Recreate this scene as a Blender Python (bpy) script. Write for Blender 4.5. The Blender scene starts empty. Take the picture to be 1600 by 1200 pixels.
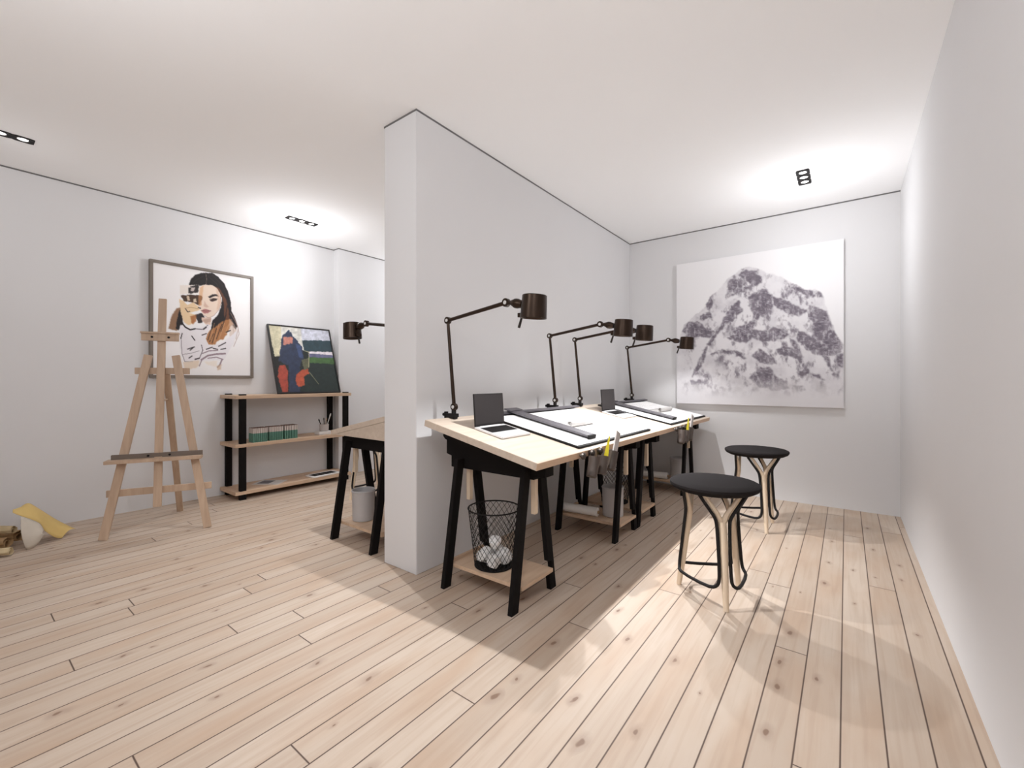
import bpy, bmesh, math, random
import numpy as np
from mathutils import Vector, Matrix, Euler
R = math.radians
random.seed(7)
rng = np.random.RandomState(11)
SC = bpy.context.scene
COL = SC.collection

# ------------------------------------------------------------------ room dimensions (metres)
H = 2.758          # ceiling height
LY = 3.212         # back wall
RX = 2.385         # right wall
LX = -2.982        # left wall
PT = 0.306         # partition thickness
REAR = -2.7        # wall behind the viewer
TILT = math.atan(0.209)
TH = 0.036         # table top thickness

# ------------------------------------------------------------------ materials
def new_mat(name):
    m = bpy.data.materials.new(name); m.use_nodes = True
    nt = m.node_tree
    return m, nt, nt.nodes['Principled BSDF']

def mat(name, col, rough=0.5, metal=0.0, noise=0.0, nscale=30.0, emit=0.0, coat=0.0, spec=None):
    m, nt, b = new_mat(name)
    b.inputs['Base Color'].default_value = (*col, 1)
    b.inputs['Roughness'].default_value = rough
    b.inputs['Metallic'].default_value = metal
    if spec is not None: b.inputs['Specular IOR Level'].default_value = spec
    if coat: b.inputs['Coat Weight'].default_value = coat
    if noise:
        tc = nt.nodes.new('ShaderNodeTexCoord'); n = nt.nodes.new('ShaderNodeTexNoise')
        n.inputs['Scale'].default_value = nscale; n.inputs['Detail'].default_value = 4
        nt.links.new(tc.outputs['Object'], n.inputs['Vector'])
        mr = nt.nodes.new('ShaderNodeMapRange')
        mr.inputs['To Min'].default_value = 1 - noise; mr.inputs['To Max'].default_value = 1 + noise
        nt.links.new(n.outputs['Fac'], mr.inputs['Value'])
        mx = nt.nodes.new('ShaderNodeMix'); mx.data_type = 'RGBA'; mx.blend_type = 'MULTIPLY'
        mx.inputs['Factor'].default_value = 1
        mx.inputs['A'].default_value = (*col, 1)
        nt.links.new(mr.outputs['Result'], mx.inputs['B'])
        nt.links.new(mx.outputs['Result'], b.inputs['Base Color'])
    if emit:
        b.inputs['Emission Color'].default_value = (*col, 1)
        b.inputs['Emission Strength'].default_value = emit
    return m

def wood(name, c1, c2, scale=(2, 40, 40), rough=0.5):
    m, nt, b = new_mat(name)
    tc = nt.nodes.new('ShaderNodeTexCoord'); mp = nt.nodes.new('ShaderNodeMapping')
    mp.inputs['Scale'].default_value = scale
    n = nt.nodes.new('ShaderNodeTexNoise'); n.inputs['Scale'].default_value = 1
    n.inputs['Detail'].default_value = 6; n.inputs['Distortion'].default_value = 0.6
    cr = nt.nodes.new('ShaderNodeValToRGB')
    cr.color_ramp.elements[0].position = 0.32; cr.color_ramp.elements[0].color = (*c2, 1)
    cr.color_ramp.elements[1].position = 0.68; cr.color_ramp.elements[1].color = (*c1, 1)
    L = nt.links.new
    L(tc.outputs['Object'], mp.inputs['Vector']); L(mp.outputs['Vector'], n.inputs['Vector'])
    L(n.outputs['Fac'], cr.inputs['Fac']); L(cr.outputs['Color'], b.inputs['Base Color'])
    b.inputs['Roughness'].default_value = rough
    return m

def floor_mat():
    m, nt, b = new_mat('pine_floor_planks')
    N = nt.nodes.new; L = nt.links.new
    def math_(op, a, bb=None, c=None):
        n = N('ShaderNodeMath'); n.operation = op
        for i, v in enumerate((a, bb, c)):
            if v is None: continue
            if isinstance(v, (int, float)): n.inputs[i].default_value = v
            else: L(v, n.inputs[i])
        return n.outputs[0]
    tc = N('ShaderNodeTexCoord'); sep = N('ShaderNodeSeparateXYZ'); L(tc.outputs['Object'], sep.inputs[0])
    X, Y = sep.outputs[0], sep.outputs[1]
    PW = 0.1151
    px = math_('DIVIDE', math_('SUBTRACT', X, 2.350), PW)
    idx = math_('FLOOR', px); fx = math_('SUBTRACT', px, idx)
    wn = N('ShaderNodeTexWhiteNoise'); wn.noise_dimensions = '1D'; L(idx, wn.inputs['W'])
    PL = 3.1
    py = math_('ADD', math_('DIVIDE', Y, PL), math_('MULTIPLY', wn.outputs['Value'], 7.0))
    iy = math_('FLOOR', py); fy = math_('SUBTRACT', py, iy)
    cb = N('ShaderNodeCombineXYZ'); L(idx, cb.inputs[0]); L(iy, cb.inputs[1])
    wn2 = N('ShaderNodeTexWhiteNoise'); wn2.noise_dimensions = '2D'; L(cb.outputs[0], wn2.inputs['Vector'])
    # gaps
    dx = math_('MULTIPLY', math_('MINIMUM', fx, math_('SUBTRACT', 1.0, fx)), PW)
    dy = math_('MULTIPLY', math_('MINIMUM', fy, math_('SUBTRACT', 1.0, fy)), PL)
    gx = N('ShaderNodeMapRange'); gx.interpolation_type = 'SMOOTHSTEP'
    gx.inputs['From Min'].default_value = 0.0010; gx.inputs['From Max'].default_value = 0.0036
    L(math_('MINIMUM', dx, dy), gx.inputs['Value'])
    # grain
    cg = N('ShaderNodeCombineXYZ')
    L(math_('MULTIPLY', X, 34.0), cg.inputs[0]); L(math_('MULTIPLY', Y, 1.6), cg.inputs[1])
    L(math_('MULTIPLY', wn2.outputs['Value'], 40.0), cg.inputs[2])
    ng = N('ShaderNodeTexNoise'); ng.inputs['Scale'].default_value = 1; ng.inputs['Detail'].default_value = 5
    ng.inputs['Distortion'].default_value = 0.9; L(cg.outputs[0], ng.inputs['Vector'])
    # slow blotches
    cs = N('ShaderNodeCombineXYZ')
    L(math_('MULTIPLY', X, 7.0), cs.inputs[0]); L(math_('MULTIPLY', Y, 1.9), cs.inputs[1])
    L(math_('MULTIPLY', wn2.outputs['Value'], 90.0), cs.inputs[2])
    nb = N('ShaderNodeTexNoise'); nb.inputs['Scale'].default_value = 1; nb.inputs['Detail'].default_value = 3
    L(cs.outputs[0], nb.inputs['Vector'])
    # knots: a Voronoi cell grid stretched along the boards, only some cells carry one
    ck = N('ShaderNodeCombineXYZ')
    wob = N('ShaderNodeTexNoise'); wob.inputs['Scale'].default_value = 14; L(tc.outputs['Object'], wob.inputs['Vector'])
    L(math_('ADD', math_('MULTIPLY', X, 8.7), math_('MULTIPLY', wob.outputs['Fac'], 0.25)), ck.inputs[0])
    L(math_('ADD', math_('MULTIPLY', Y, 4.4), math_('MULTIPLY', wob.outputs['Fac'], 0.2)), ck.inputs[1])
    vo = N('ShaderNodeTexVoronoi'); vo.voronoi_dimensions = '2D'; vo.inputs['Scale'].default_value = 1
    L(ck.outputs[0], vo.inputs['Vector'])
    sc = N('ShaderNodeSeparateColor'); L(vo.outputs['Color'], sc.inputs[0])
    rad = math_('ADD', 0.030, math_('MULTIPLY', sc.outputs[1], 0.070))
    kd = math_('DIVIDE', vo.outputs['Distance'], rad)
    k1 = N('ShaderNodeMapRange'); k1.interpolation_type = 'SMOOTHSTEP'
    k1.inputs['From Min'].default_value = 0.45; k1.inputs['From Max'].default_value = 1.25
    k1.inputs['To Min'].default_value = 1; k1.inputs['To Max'].default_value = 0; L(kd, k1.inputs['Value'])
    k2 = N('ShaderNodeMapRange'); k2.interpolation_type = 'SMOOTHSTEP'
    k2.inputs['From Min'].default_value = 0.8; k2.inputs['From Max'].default_value = 3.2
    k2.inputs['To Min'].default_value = 0.32; k2.inputs['To Max'].default_value = 0; L(kd, k2.inputs['Value'])
    pres = math_('GREATER_THAN', sc.outputs[0], 0.80)
    knot = math_('MULTIPLY', math_('MAXIMUM', k1.outputs[0], k2.outputs[0]), pres)
    def mix(fac, a, c):
        n = N('ShaderNodeMix'); n.data_type = 'RGBA'
        for s, v in (('Factor', fac), ('A', a), ('B', c)):
            if isinstance(v, tuple): n.inputs[s].default_value = (*v, 1)
            elif isinstance(v, float): n.inputs[s].default_value = v
            else: L(v, n.inputs[s])
        return n.outputs['Result']
    def ramp(v, a, bb):
        n = N('ShaderNodeMapRange'); n.inputs['From Min'].default_value = a; n.inputs['From Max'].default_value = bb
        L(v, n.inputs['Value']); return n.outputs[0]
    c = mix(wn2.outputs['Value'], (0.445, 0.355, 0.280), (0.515, 0.425, 0.345))
    c = mix(math_('MULTIPLY', ramp(nb.outputs['Fac'], 0.42, 0.70), 0.70), c, (0.43, 0.305, 0.215))
    c = mix(math_('MULTIPLY', ramp(ng.outputs['Fac'], 0.44, 0.74), 0.55), c, (0.37, 0.265, 0.19))
    c = mix(math_('MULTIPLY', knot, 0.85), c, (0.17, 0.095, 0.06))
    c = mix(gx.outputs[0], (0.085, 0.052, 0.038), c)
    L(c, b.inputs['Base Color'])
    b.inputs['Roughness'].default_value = 0.52
    b.inputs['Specular IOR Level'].default_value = 0.35
    bp = N('ShaderNodeBump'); bp.inputs['Strength'].default_value = 0.35; bp.inputs['Distance'].default_value = 0.002
    L(gx.outputs[0], bp.inputs['Height']); L(bp.outputs[0], b.inputs['Normal'])
    return m

M = {}
M['floor'] = floor_mat()
M['wall'] = mat('grey_wall_paint', (0.695, 0.690, 0.695), 0.9, noise=0.012, nscale=3)
M['ceiling'] = mat('white_ceiling_paint', (0.93, 0.93, 0.93), 0.95, noise=0.008, nscale=2)
M['ceiling_shade'] = mat('painted_shade_grey', (0.16, 0.155, 0.155), 0.9, noise=0.05)  # dark colour for the shade line where walls meet the ceiling
M['black'] = mat('black_painted_wood', (0.0075, 0.0062, 0.0060), 0.75, noise=0.15, nscale=20, spec=.12)
M['blackmetal'] = mat('black_powder_coat', (0.009, 0.0075, 0.0075), 0.55, noise=0.1, spec=.25)
M['bronze'] = mat('dark_bronze_metal', (0.040, 0.025, 0.017), 0.32, metal=0.8, noise=0.12, nscale=60)
M['bronze_dark'] = mat('dark_bronze_inside', (0.02, 0.013, 0.010), 0.5, metal=0.3, noise=0.1)
M['chrome'] = mat('bright_steel', (0.85, 0.84, 0.82), 0.22, metal=0.6, noise=0.02)
M['steel'] = mat('tarnished_steel', (0.10, 0.085, 0.075), 0.35, metal=0.8, noise=0.1)
M['top'] = wood('pale_birch_top', (0.60, 0.505, 0.415), (0.52, 0.425, 0.34), (26, 2.2, 26), 0.55)
M['pine'] = wood('pale_pine', (0.66, 0.50, 0.36), (0.56, 0.40, 0.28), (34, 34, 2.2), 0.55)
M['pine_x'] = wood('pale_pine_length', (0.62, 0.45, 0.315), (0.52, 0.36, 0.245), (34, 2.0, 34), 0.55)
M['easel'] = wood('easel_beech', (0.53, 0.385, 0.275), (0.44, 0.31, 0.215), (30, 30, 2.4), 0.5)
M['easel_dark'] = mat('easel_groove_strip', (0.16, 0.125, 0.10), 0.6, noise=0.1)
M['ash'] = wood('pale_ash', (0.74, 0.61, 0.46), (0.66, 0.52, 0.38), (40, 40, 3), 0.5)
M['felt'] = mat('charcoal_seat_fabric', (0.018, 0.0155, 0.0155), 0.95, noise=0.12, nscale=160, spec=.1)
M['paper'] = mat('white_drawing_paper', (0.84, 0.83, 0.82), 0.8, noise=0.01, nscale=10)
M['paper_grey'] = mat('rolled_drawing_paper', (0.62, 0.60, 0.58), 0.8, noise=0.06, nscale=25)
M['ink'] = mat('grey_ink', (0.45, 0.45, 0.47), 0.8, noise=0.05)
M['board'] = mat('black_drawing_board', (0.008, 0.007, 0.007), 0.6, noise=0.1, spec=.2)
M['ruler'] = mat('slate_grey_ruler', (0.115, 0.107, 0.118), 0.55, noise=0.06, nscale=12)
M['laptop_black'] = mat('laptop_screen_black', (0.026, 0.022, 0.022), 0.5, noise=0.04, spec=.3)
M['laptop_key'] = mat('laptop_keys_black', (0.008, 0.007, 0.007), 0.7, noise=0.1, nscale=90, spec=.2)
M['silver'] = mat('silver_aluminium', (0.72, 0.72, 0.72), 0.38, metal=0.35, noise=0.02)
M['greyplastic'] = mat('grey_plastic', (0.46, 0.445, 0.445), 0.5, noise=0.03)
M['whiteplastic'] = mat('white_plastic', (0.82, 0.81, 0.79), 0.45, noise=0.02)
M['cup'] = mat('smoky_brown_plastic', (0.070, 0.052, 0.043), 0.4, noise=0.15, nscale=40)
M['yellow'] = mat('yellow_plastic', (0.86, 0.74, 0.03), 0.45, noise=0.05)
M['cardgrey'] = mat('pale_grey_card', (0.50, 0.46, 0.44), 0.7, noise=0.05)
M['frame'] = mat('taupe_picture_frame', (0.185, 0.155, 0.130), 0.5, noise=0.08)
M['blackframe'] = mat('black_picture_frame', (0.012, 0.010, 0.010), 0.4, noise=0.1)
M['canvas_edge'] = mat('white_canvas_edge', (0.80, 0.79, 0.79), 0.8, noise=0.02)
M['yellowpaper'] = mat('ochre_yellow_paper', (0.62, 0.44, 0.155), 0.7, noise=0.16, nscale=9)
M['creampaper'] = mat('cream_paper', (0.56, 0.50, 0.42), 0.75, noise=0.12, nscale=16)
M['kraft'] = mat('brown_kraft_paper', (0.36, 0.225, 0.105), 0.7, noise=0.45, nscale=14)
M['kraft_pale'] = mat('pale_gold_paper', (0.56, 0.44, 0.26), 0.7, noise=0.35, nscale=14)
M['book_green'] = mat('green_book_cover', (0.105, 0.245, 0.185), 0.6, noise=0.08, nscale=50)
M['book_white'] = mat('offwhite_book_cover', (0.58, 0.51, 0.47), 0.6, noise=0.05, nscale=50)
M['book_top'] = mat('brown_page_edges', (0.17, 0.095, 0.075), 0.8, noise=0.2, nscale=90)
M['lens'] = mat('lit_lamp_lens', (1.0, 0.97, 0.93), 0.4, emit=6.0)
M['bulb'] = mat('lit_bulb', (1.0, 0.95, 0.88), 0.4, emit=2.0)

def vcol_mat(name, rough=0.7):
    m, nt, b = new_mat(name)
    a = nt.nodes.new('ShaderNodeAttribute'); a.attribute_name = 'Col'
    nt.links.new(a.outputs['Color'], b.inputs['Base Color']); b.inputs['Roughness'].default_value = rough
    return m

# ------------------------------------------------------------------ mesh builder
class MB:
    def __init__(s): s.v = []; s.f = []; s.m = []
    def add(s, verts, faces, mi=0):
        o = len(s.v); s.v += [tuple(p) for p in verts]
        for f in faces: s.f.append(tuple(i + o for i in f)); s.m.append(mi)
        return s
    def box(s, x0, x1, y0, y1, z0, z1, mi=0, X=None):
        vs = [Vector((x, y, z)) for z in (z0, z1) for y in (y0, y1) for x in (x0, x1)]
        if X is not None: vs = [X @ p for p in vs]
        return s.add(vs, [(0, 2, 3, 1), (4, 5, 7, 6), (0, 1, 5, 4), (2, 6, 7, 3), (0, 4, 6, 2), (1, 3, 7, 5)], mi)
    def prism(s, a, b, mi=0):
        n = len(a); fs = [tuple(range(n))[::-1], tuple(range(n, 2 * n))]
        fs += [(i, (i + 1) % n, n + (i + 1) % n, n + i) for i in range(n)]
        return s.add(list(a) + list(b), fs, mi)
    def bar(s, p, q, w, t, side, mi=0):
        """rectangular bar from p to q; w along `side`, t across it"""
        p, q = Vector(p), Vector(q); d = (q - p).normalized()
        u = Vector(side); u = (u - d * u.dot(d)).normalized(); n = d.cross(u)
        c = lambda o: [o + u * w / 2 * i + n * t / 2 * j for i, j in ((-1, -1), (1, -1), (1, 1), (-1, 1))]
        return s.prism(c(p), c(q), mi)
    def tube(s, pts, r, n=8, closed=False, mi=0):
        pts = [Vector(p) for p in pts]; k = len(pts)
        rr = r if isinstance(r, (list, tuple)) else [r] * k
        ref = None; rings = []
        for i, p in enumerate(pts):
            a = pts[(i - 1) % k] if (closed or i) else p
            c = pts[(i + 1) % k] if (closed or i < k - 1) else p
            d = (c - a).normalized()
            if ref is None:
                ref = Vector((0, 0, 1)) if abs(d.z) < .9 else Vector((1, 0, 0))
            u = (ref - d * ref.dot(d)).normalized(); w = d.cross(u); ref = u
            rings.append([p + (u * math.cos(2 * math.pi * j / n) + w * math.sin(2 * math.pi * j / n)) * rr[i] for j in range(n)])
        vs = [q for g in rings for q in g]; fs = []
        for i in range(k if closed else k - 1):
            a, c = i * n, ((i + 1) % k) * n
            fs += [(a + j, a + (j + 1) % n, c + (j + 1) % n, c + j) for j in range(n)]
        if not closed: fs += [tuple(range(n))[::-1], tuple((k - 1) * n + j for j in range(n))]
        return s.add(vs, fs, mi)
    def cyl(s, p, q, r0, r1=None, n=24, mi=0):
        return s.tube([p, q], [r0, r0 if r1 is None else r1], n, False, mi)
    def lathe(s, prof, n=32, mi=0, c=(0, 0, 0), close=True):
        vs = []; fs = []; k = len(prof)
        for r, z in prof:
            vs += [(c[0] + r * math.cos(2 * math.pi * j / n), c[1] + r * math.sin(2 * math.pi * j / n), c[2] + z) for j in range(n)]
        for i in range(k - 1):
            fs += [(i * n + j, i * n + (j + 1) % n, (i + 1) * n + (j + 1) % n, (i + 1) * n + j) for j in range(n)]
        if close: fs += [tuple(range(n))[::-1], tuple((k - 1) * n + j for j in range(n))]
        return s.add(vs, fs, mi)
    def grid(s, rows, mi=0):
        a, b = len(rows), len(rows[0])
        return s.add([p for r in rows for p in r], [(i * b + j, i * b + j + 1, (i + 1) * b + j + 1, (i + 1) * b + j)
                                                    for i in range(a - 1) for j in range(b - 1)], mi)
    def build(s, name, mats, parent=None, bevel=0.0, smooth=True, X=None, label=None, solid=0.0):
        me = bpy.data.meshes.new(name)
        vs = s.v if X is None else [tuple(X @ Vector(p)) for p in s.v]
        me.from_pydata(vs, [], s.f)
        mats = mats if isinstance(mats, (list, tuple)) else [mats]
        for m in mats: me.materials.append(M[m] if isinstance(m, str) else m)
        me.polygons.foreach_set('material_index', s.m)
        bm = bmesh.new(); bm.from_mesh(me)
        bmesh.ops.recalc_face_normals(bm, faces=bm.faces)
        if bevel:
            es = [e for e in bm.edges if len(e.link_faces) == 2 and e.calc_face_angle(0) > R(40)]
            bmesh.ops.bevel(bm, geom=es, offset=bevel, segments=2, affect='EDGES', clamp_overlap=True)
        bm.to_mesh(me); bm.free()
        if smooth:
            me.polygons.foreach_set('use_smooth', [True] * len(me.polygons)); me.set_sharp_from_angle(angle=R(32))
        o = bpy.data.objects.new(name, me); COL.objects.link(o)
        if solid:
            md = o.modifiers.new('thickness', 'SOLIDIFY'); md.thickness = solid; md.offset = 0
        if parent: o.parent = parent
        if label: o['label'] = label
        return o

def tag(o, label, cat, group=None):
    o['label'] = label; o['category'] = cat
    if group: o['group'] = group
    return o
def thing(name, label, cat, loc=(0, 0, 0), rot=(0, 0, 0), group=None):
    o = bpy.data.objects.new(name, None); COL.objects.link(o); o.empty_display_size = 0.1
    o.location = loc; o.rotation_euler = rot
    return tag(o, label, cat, group)
def struct(name, mb, m, **k):
    o = mb.build(name, m, **k); o['kind'] = 'structure'; return o
def kids(o): return [c for c in bpy.data.objects if c.parent == o]
def dup(src, loc, rot=None, label=None, group=None):
    r = src.copy(); COL.objects.link(r); r.location = loc
    if rot is not None: r.rotation_euler = rot
    if label: r['label'] = label
    if group: r['group'] = group
    for ch in kids(src):
        c = ch.copy(); COL.objects.link(c); c.parent = r
        for g in kids(ch):
            d = g.copy(); COL.objects.link(d); d.parent = c
    return r
def soft_falloff(l, smooth):
    l.use_nodes = True; nt = l.node_tree
    em = next(n for n in nt.nodes if n.type == 'EMISSION')
    f = nt.nodes.new('ShaderNodeLightFalloff'); f.inputs['Strength'].default_value = 1; f.inputs['Smooth'].default_value = smooth
    nt.links.new(f.outputs['Quadratic'], em.inputs['Strength'])
def spot(name, loc, energy, size, blend, radius, col, parent=None, rot=(0, 0, 0), smooth=0.0):
    l = bpy.data.lights.new(name, 'SPOT'); l.energy = energy; l.spot_size = R(size); l.spot_blend = blend
    l.shadow_soft_size = radius; l.color = col; soft_falloff(l, smooth)
    o = bpy.data.objects.new(name, l); COL.objects.link(o); o.location = loc; o.rotation_euler = rot
    if parent: o.parent = parent
    return o

# ------------------------------------------------------------------ the room
struct('floor', MB().box(LX - .2, RX + .2, REAR - .2, LY + .2, -.12, 0), 'floor', smooth=False)
struct('ceiling', MB().box(LX - .2, RX + .2, REAR - .2, LY + .2, H, H + .12), 'ceiling', smooth=False)
struct('wall_left', MB().box(LX - .2, LX, REAR, LY, 0, H), 'wall', smooth=False)
struct('wall_right', MB().box(RX, RX + .2, REAR, LY, 0, H), 'wall', smooth=False)
struct('wall_back', MB().box(LX - .2, RX + .2, LY, LY + .2, 0, H), 'wall', smooth=False)
struct('wall_rear', MB().box(LX - .2, RX + .2, REAR - .2, REAR, 0, H), 'wall', smooth=False)
struct('wall_middle', MB().box(-PT, 0, 0, LY, 0, H), 'wall', bevel=0.003)
struct('wall_pier', MB().box(LX, LX + .11, 1.232, LY, 0, H), 'wall', smooth=False)
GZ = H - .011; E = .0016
struct('shade_strip_1', MB().box(LX, LX + E, REAR, 1.232, GZ, H), 'ceiling_shade', smooth=False)  # thin dark strips painting the corner shade under the ceiling
struct('shade_strip_2', MB().box(LX + .11, LX + .11 + E, 1.232, LY, GZ, H).box(LX, LX + .11, 1.232 - E, 1.232, GZ, H), 'ceiling_shade', smooth=False)
struct('shade_strip_3', MB().box(0, E, -E, LY, GZ, H).box(-PT, 0, -E, 0, GZ, H).box(-PT - E, -PT, -E, LY, GZ, H), 'ceiling_shade', smooth=False)
struct('shade_strip_4', MB().box(E, RX, LY - E, LY, GZ, H), 'ceiling_shade', smooth=False)

# ------------------------------------------------------------------ ceiling spotlights (recessed triple)
E_CEIL = 5.0
E_FILL = 20.0  # energy of the added fill lamps
C_CEIL = (.94, .955, .985)
C_DESK = (.98, .985, 1.0)
def ceiling_light(x, y, label, power=1.0, drop=.55):
    t = thing('ceiling_spotlight', label, 'ceiling light', (x, y, H), group='recessed triple ceiling spotlights')
    w, l = .044, .150
    hb = MB()
    ys = [-.098, 0, .098]; r = .0275; n = 20
    # plate with three round holes, as a rim of quads round each hole
    for k, yc in enumerate(ys):
        y0, y1 = (-l, -.049) if k == 0 else ((-.049, .049) if k == 1 else (.049, l))
        a = []; c = []
        for j in range(n):
            th = 2 * math.pi * j / n; ca, sa = math.cos(th), math.sin(th)
            hy = (y1 - yc) if sa > 0 else (yc - y0)
            q = min(w / max(abs(ca), 1e-6), hy / max(abs(sa), 1e-6))
            a.append((r * ca, yc + r * sa)); c.append((ca * q, yc + sa * q))
        vs = [(p[0], p[1], -.006) for p in a] + [(p[0], p[1], -.006) for p in c] + [(p[0], p[1], 0) for p in c] + [(p[0] * .93, yc + (p[1] - yc) * .93, -.0005) for p in a]
        fs = []
        for j in range(n):
            i = (j + 1) % n
            fs += [(j, i, n + i, n + j), (n + j, n + i, 2 * n + i, 2 * n + j), (j, i, 3 * n + i, 3 * n + j)]
        hb.add(vs, fs)
    hb.build('housing', 'blackmetal', t, smooth=False)
    for yc in ys:
        MB().lathe([(.0001, -.0035), (.022, -.0035), (.0265, -.0012)], 20, c=(0, yc, 0), close=False).build('lens', 'lens', t)
        spot('downlight', (0, yc, -.012), E_CEIL * power, 120, 1.0, .022, C_CEIL, t)
    l = bpy.data.lights.new('added_fill_light', 'POINT'); l.energy = E_FILL * power; l.shadow_soft_size = .12; l.color = C_CEIL; soft_falloff(l, .30)  # fill lamp added in open air below the fixture, brightens ceiling and walls
    o = bpy.data.objects.new('added_fill_light', l); COL.objects.link(o); o.location = (0, 0, -drop); o.parent = t
    return t

ceiling_light(1.754, 2.432, 'black recessed triple spotlight in the ceiling right of the partition', .64, .42)
ceiling_light(-2.335, .507, 'black recessed triple spotlight in the left ceiling, nearer the partition', .86, .32)
ceiling_light(1.754, -1.500, 'added black recessed triple spotlight, unseen in the ceiling behind the viewer, right side', .85)  # unseen fixture, added to brighten the room
ceiling_light(.30, -1.900, 'added black recessed triple spotlight, unseen in the ceiling behind the viewer, middle', .92)  # also added out of view for more light
ceiling_light(-2.335, 2.480, 'added black recessed triple spotlight in the left ceiling, unseen behind the partition', .9, .42)  # hidden fixture added for the light it gives
ceiling_light(-2.335, -1.470, 'black recessed triple spotlight in the left ceiling, cut by the photo edge', .08, .34)

# ------------------------------------------------------------------ trestles, table tops
def ztop(x): return .77 + .209 * (.895 - x)           # upper face of the table tops (right-hand frame)
def make_trestle(label, wedge=True, notched=1):
    """local frame: x = 0 under the table's back edge line, y = 0 on the trestle's centre, floor at z = 0"""
    t = thing('trestle', label, 'trestle', group='black trestles under the table tops')
    for x in (.245, .715):
        for s in (-1, 1):
            mb = MB()
            yo = lambda z: .205 - (.205 - .095) * z / .70        # outer edge y at height z
            wl = .055
            prof = [(yo(0), 0), (yo(.70), .70), (yo(.70) - wl, .70), (yo(.165) - wl, .165), (yo(.165) - .024, .160),
                    (yo(.105) - .024, .105), (yo(.085) - wl, .088), (yo(0) - wl, 0)]
            if s != notched: prof = [(yo(0), 0), (yo(.70), .70), (yo(.70) - wl, .70), (yo(0) - wl, 0)]
            mb.prism([(x - .014, s * a, b) for a, b in prof], [(x + .014, s * a, b) for a, b in prof])
            mb.build('leg', 'black', t, bevel=.0015)
    und = lambda x: ztop(x) - TH * 1.03
    pr = [(.150, .640), (.745, .640), (.745, .655), (.815, .660), (.815, und(.815) - .001), (.080, und(.080) - .001), (.080, .815),
          (.095, .800), (.110, .795), (.110, .715), (.150, .705)]
    if not wedge:                                        # a plain level beam with a raised block at the wall side
        pr = [(.150, .645), (.815, .645), (.815, .739), (.200, .739), (.200, und(.200) - .001), (.080, und(.080) - .001), (.080, .700), (.150, .695)]
    MB().prism([(a, -.040, b) for a, b in pr], [(a, .040, b) for a, b in pr]).build('beam', 'black', t, bevel=.0015)
    for x in (.262, .722):
        MB().box(x - .013, x + .013, -.014, .014, .455, .66).build('adjusting_post', 'ash', t, bevel=.001)
    ya, yb = sorted((-.130 * notched, .158 * notched))
    sh = MB().box(.222, .738, ya, yb, .100, .120)
    sh.box(.222, .240, ya, yb, .120, .135)
    sh.build('shelf', 'pine_x', t, bevel=.001)
    return t
def make_top(label, x0=.13):
    """local frame: origin at the back edge's middle on the upper face"""
    t = thing('tabletop', label, 'table top', group='pale wood table tops')
    d = (.895 - .13) / math.cos(TILT)
    MB().box(0, d, -.7975, .7975, -TH, 0).build('panel', 'top', t, bevel=.0015)
    MB().box(d - .004, d + .0012, -.7975, .7975, -TH + .001, -.0008).build('front_edge_band', 'pine_x', t)
    return t
TY = [.75, 2.35]                                       # centres of the two right-hand tables
XL = -.231                                             # left-hand table: x -> XL - x
T1 = make_trestle('black trestle nearest the viewer, right of the partition, carrying the wire bin')
T1.location = (0, .180, 0)
T2 = dup(T1, (0, 1.378, 0), label='black trestle at the far end of the nearer table, beside the partition')
T3 = dup(T1, (0, 1.797, 0), label='black trestle at the near end of the farther table, holding a wire bin')
T4 = dup(T1, (0, 2.990, 0), label='black trestle close to the back wall, behind the stools')
T5 = make_trestle('black trestle left of the partition, under the left table', False, -1)
T5.location = (XL, .215, 0); T5.rotation_euler = (0, 0, math.pi)
TT1 = make_top('pale wood tilted table top nearest the viewer, right of the partition')
TT1.location = (.13, TY[0], ztop(.13)); TT1.rotation_euler = (0, TILT, 0)
TT2 = dup(TT1, (.13, TY[1], ztop(.13)), label='pale wood tilted table top farther away, against the back wall')
TT3 = dup(TT1, (XL - .13, .9125, ztop(.13)), (0, TILT, math.pi), label='pale wood tilted table top on the left side of the partition')

def top_local(x, z):                                   # right-hand world x, z -> table top's own tilted frame
    c, s_ = math.cos(TILT), math.sin(TILT); dx, dz = x - .13, z - ztop(.13)
    return (c * dx - s_ * dz, s_ * dx + c * dz)
for y0 in (.772, -.796):
    q = [top_local(*p) for p in ((.200, .741), (.830, .741), (.862, ztop(.862) - .038), (.200, ztop(.200) - .038))]
    MB().prism([(a, y0, b) for a, b in q], [(a, y0 + .024, b) for a, b in q]).build('side_panel', 'top', TT3, bevel=.001)

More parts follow.
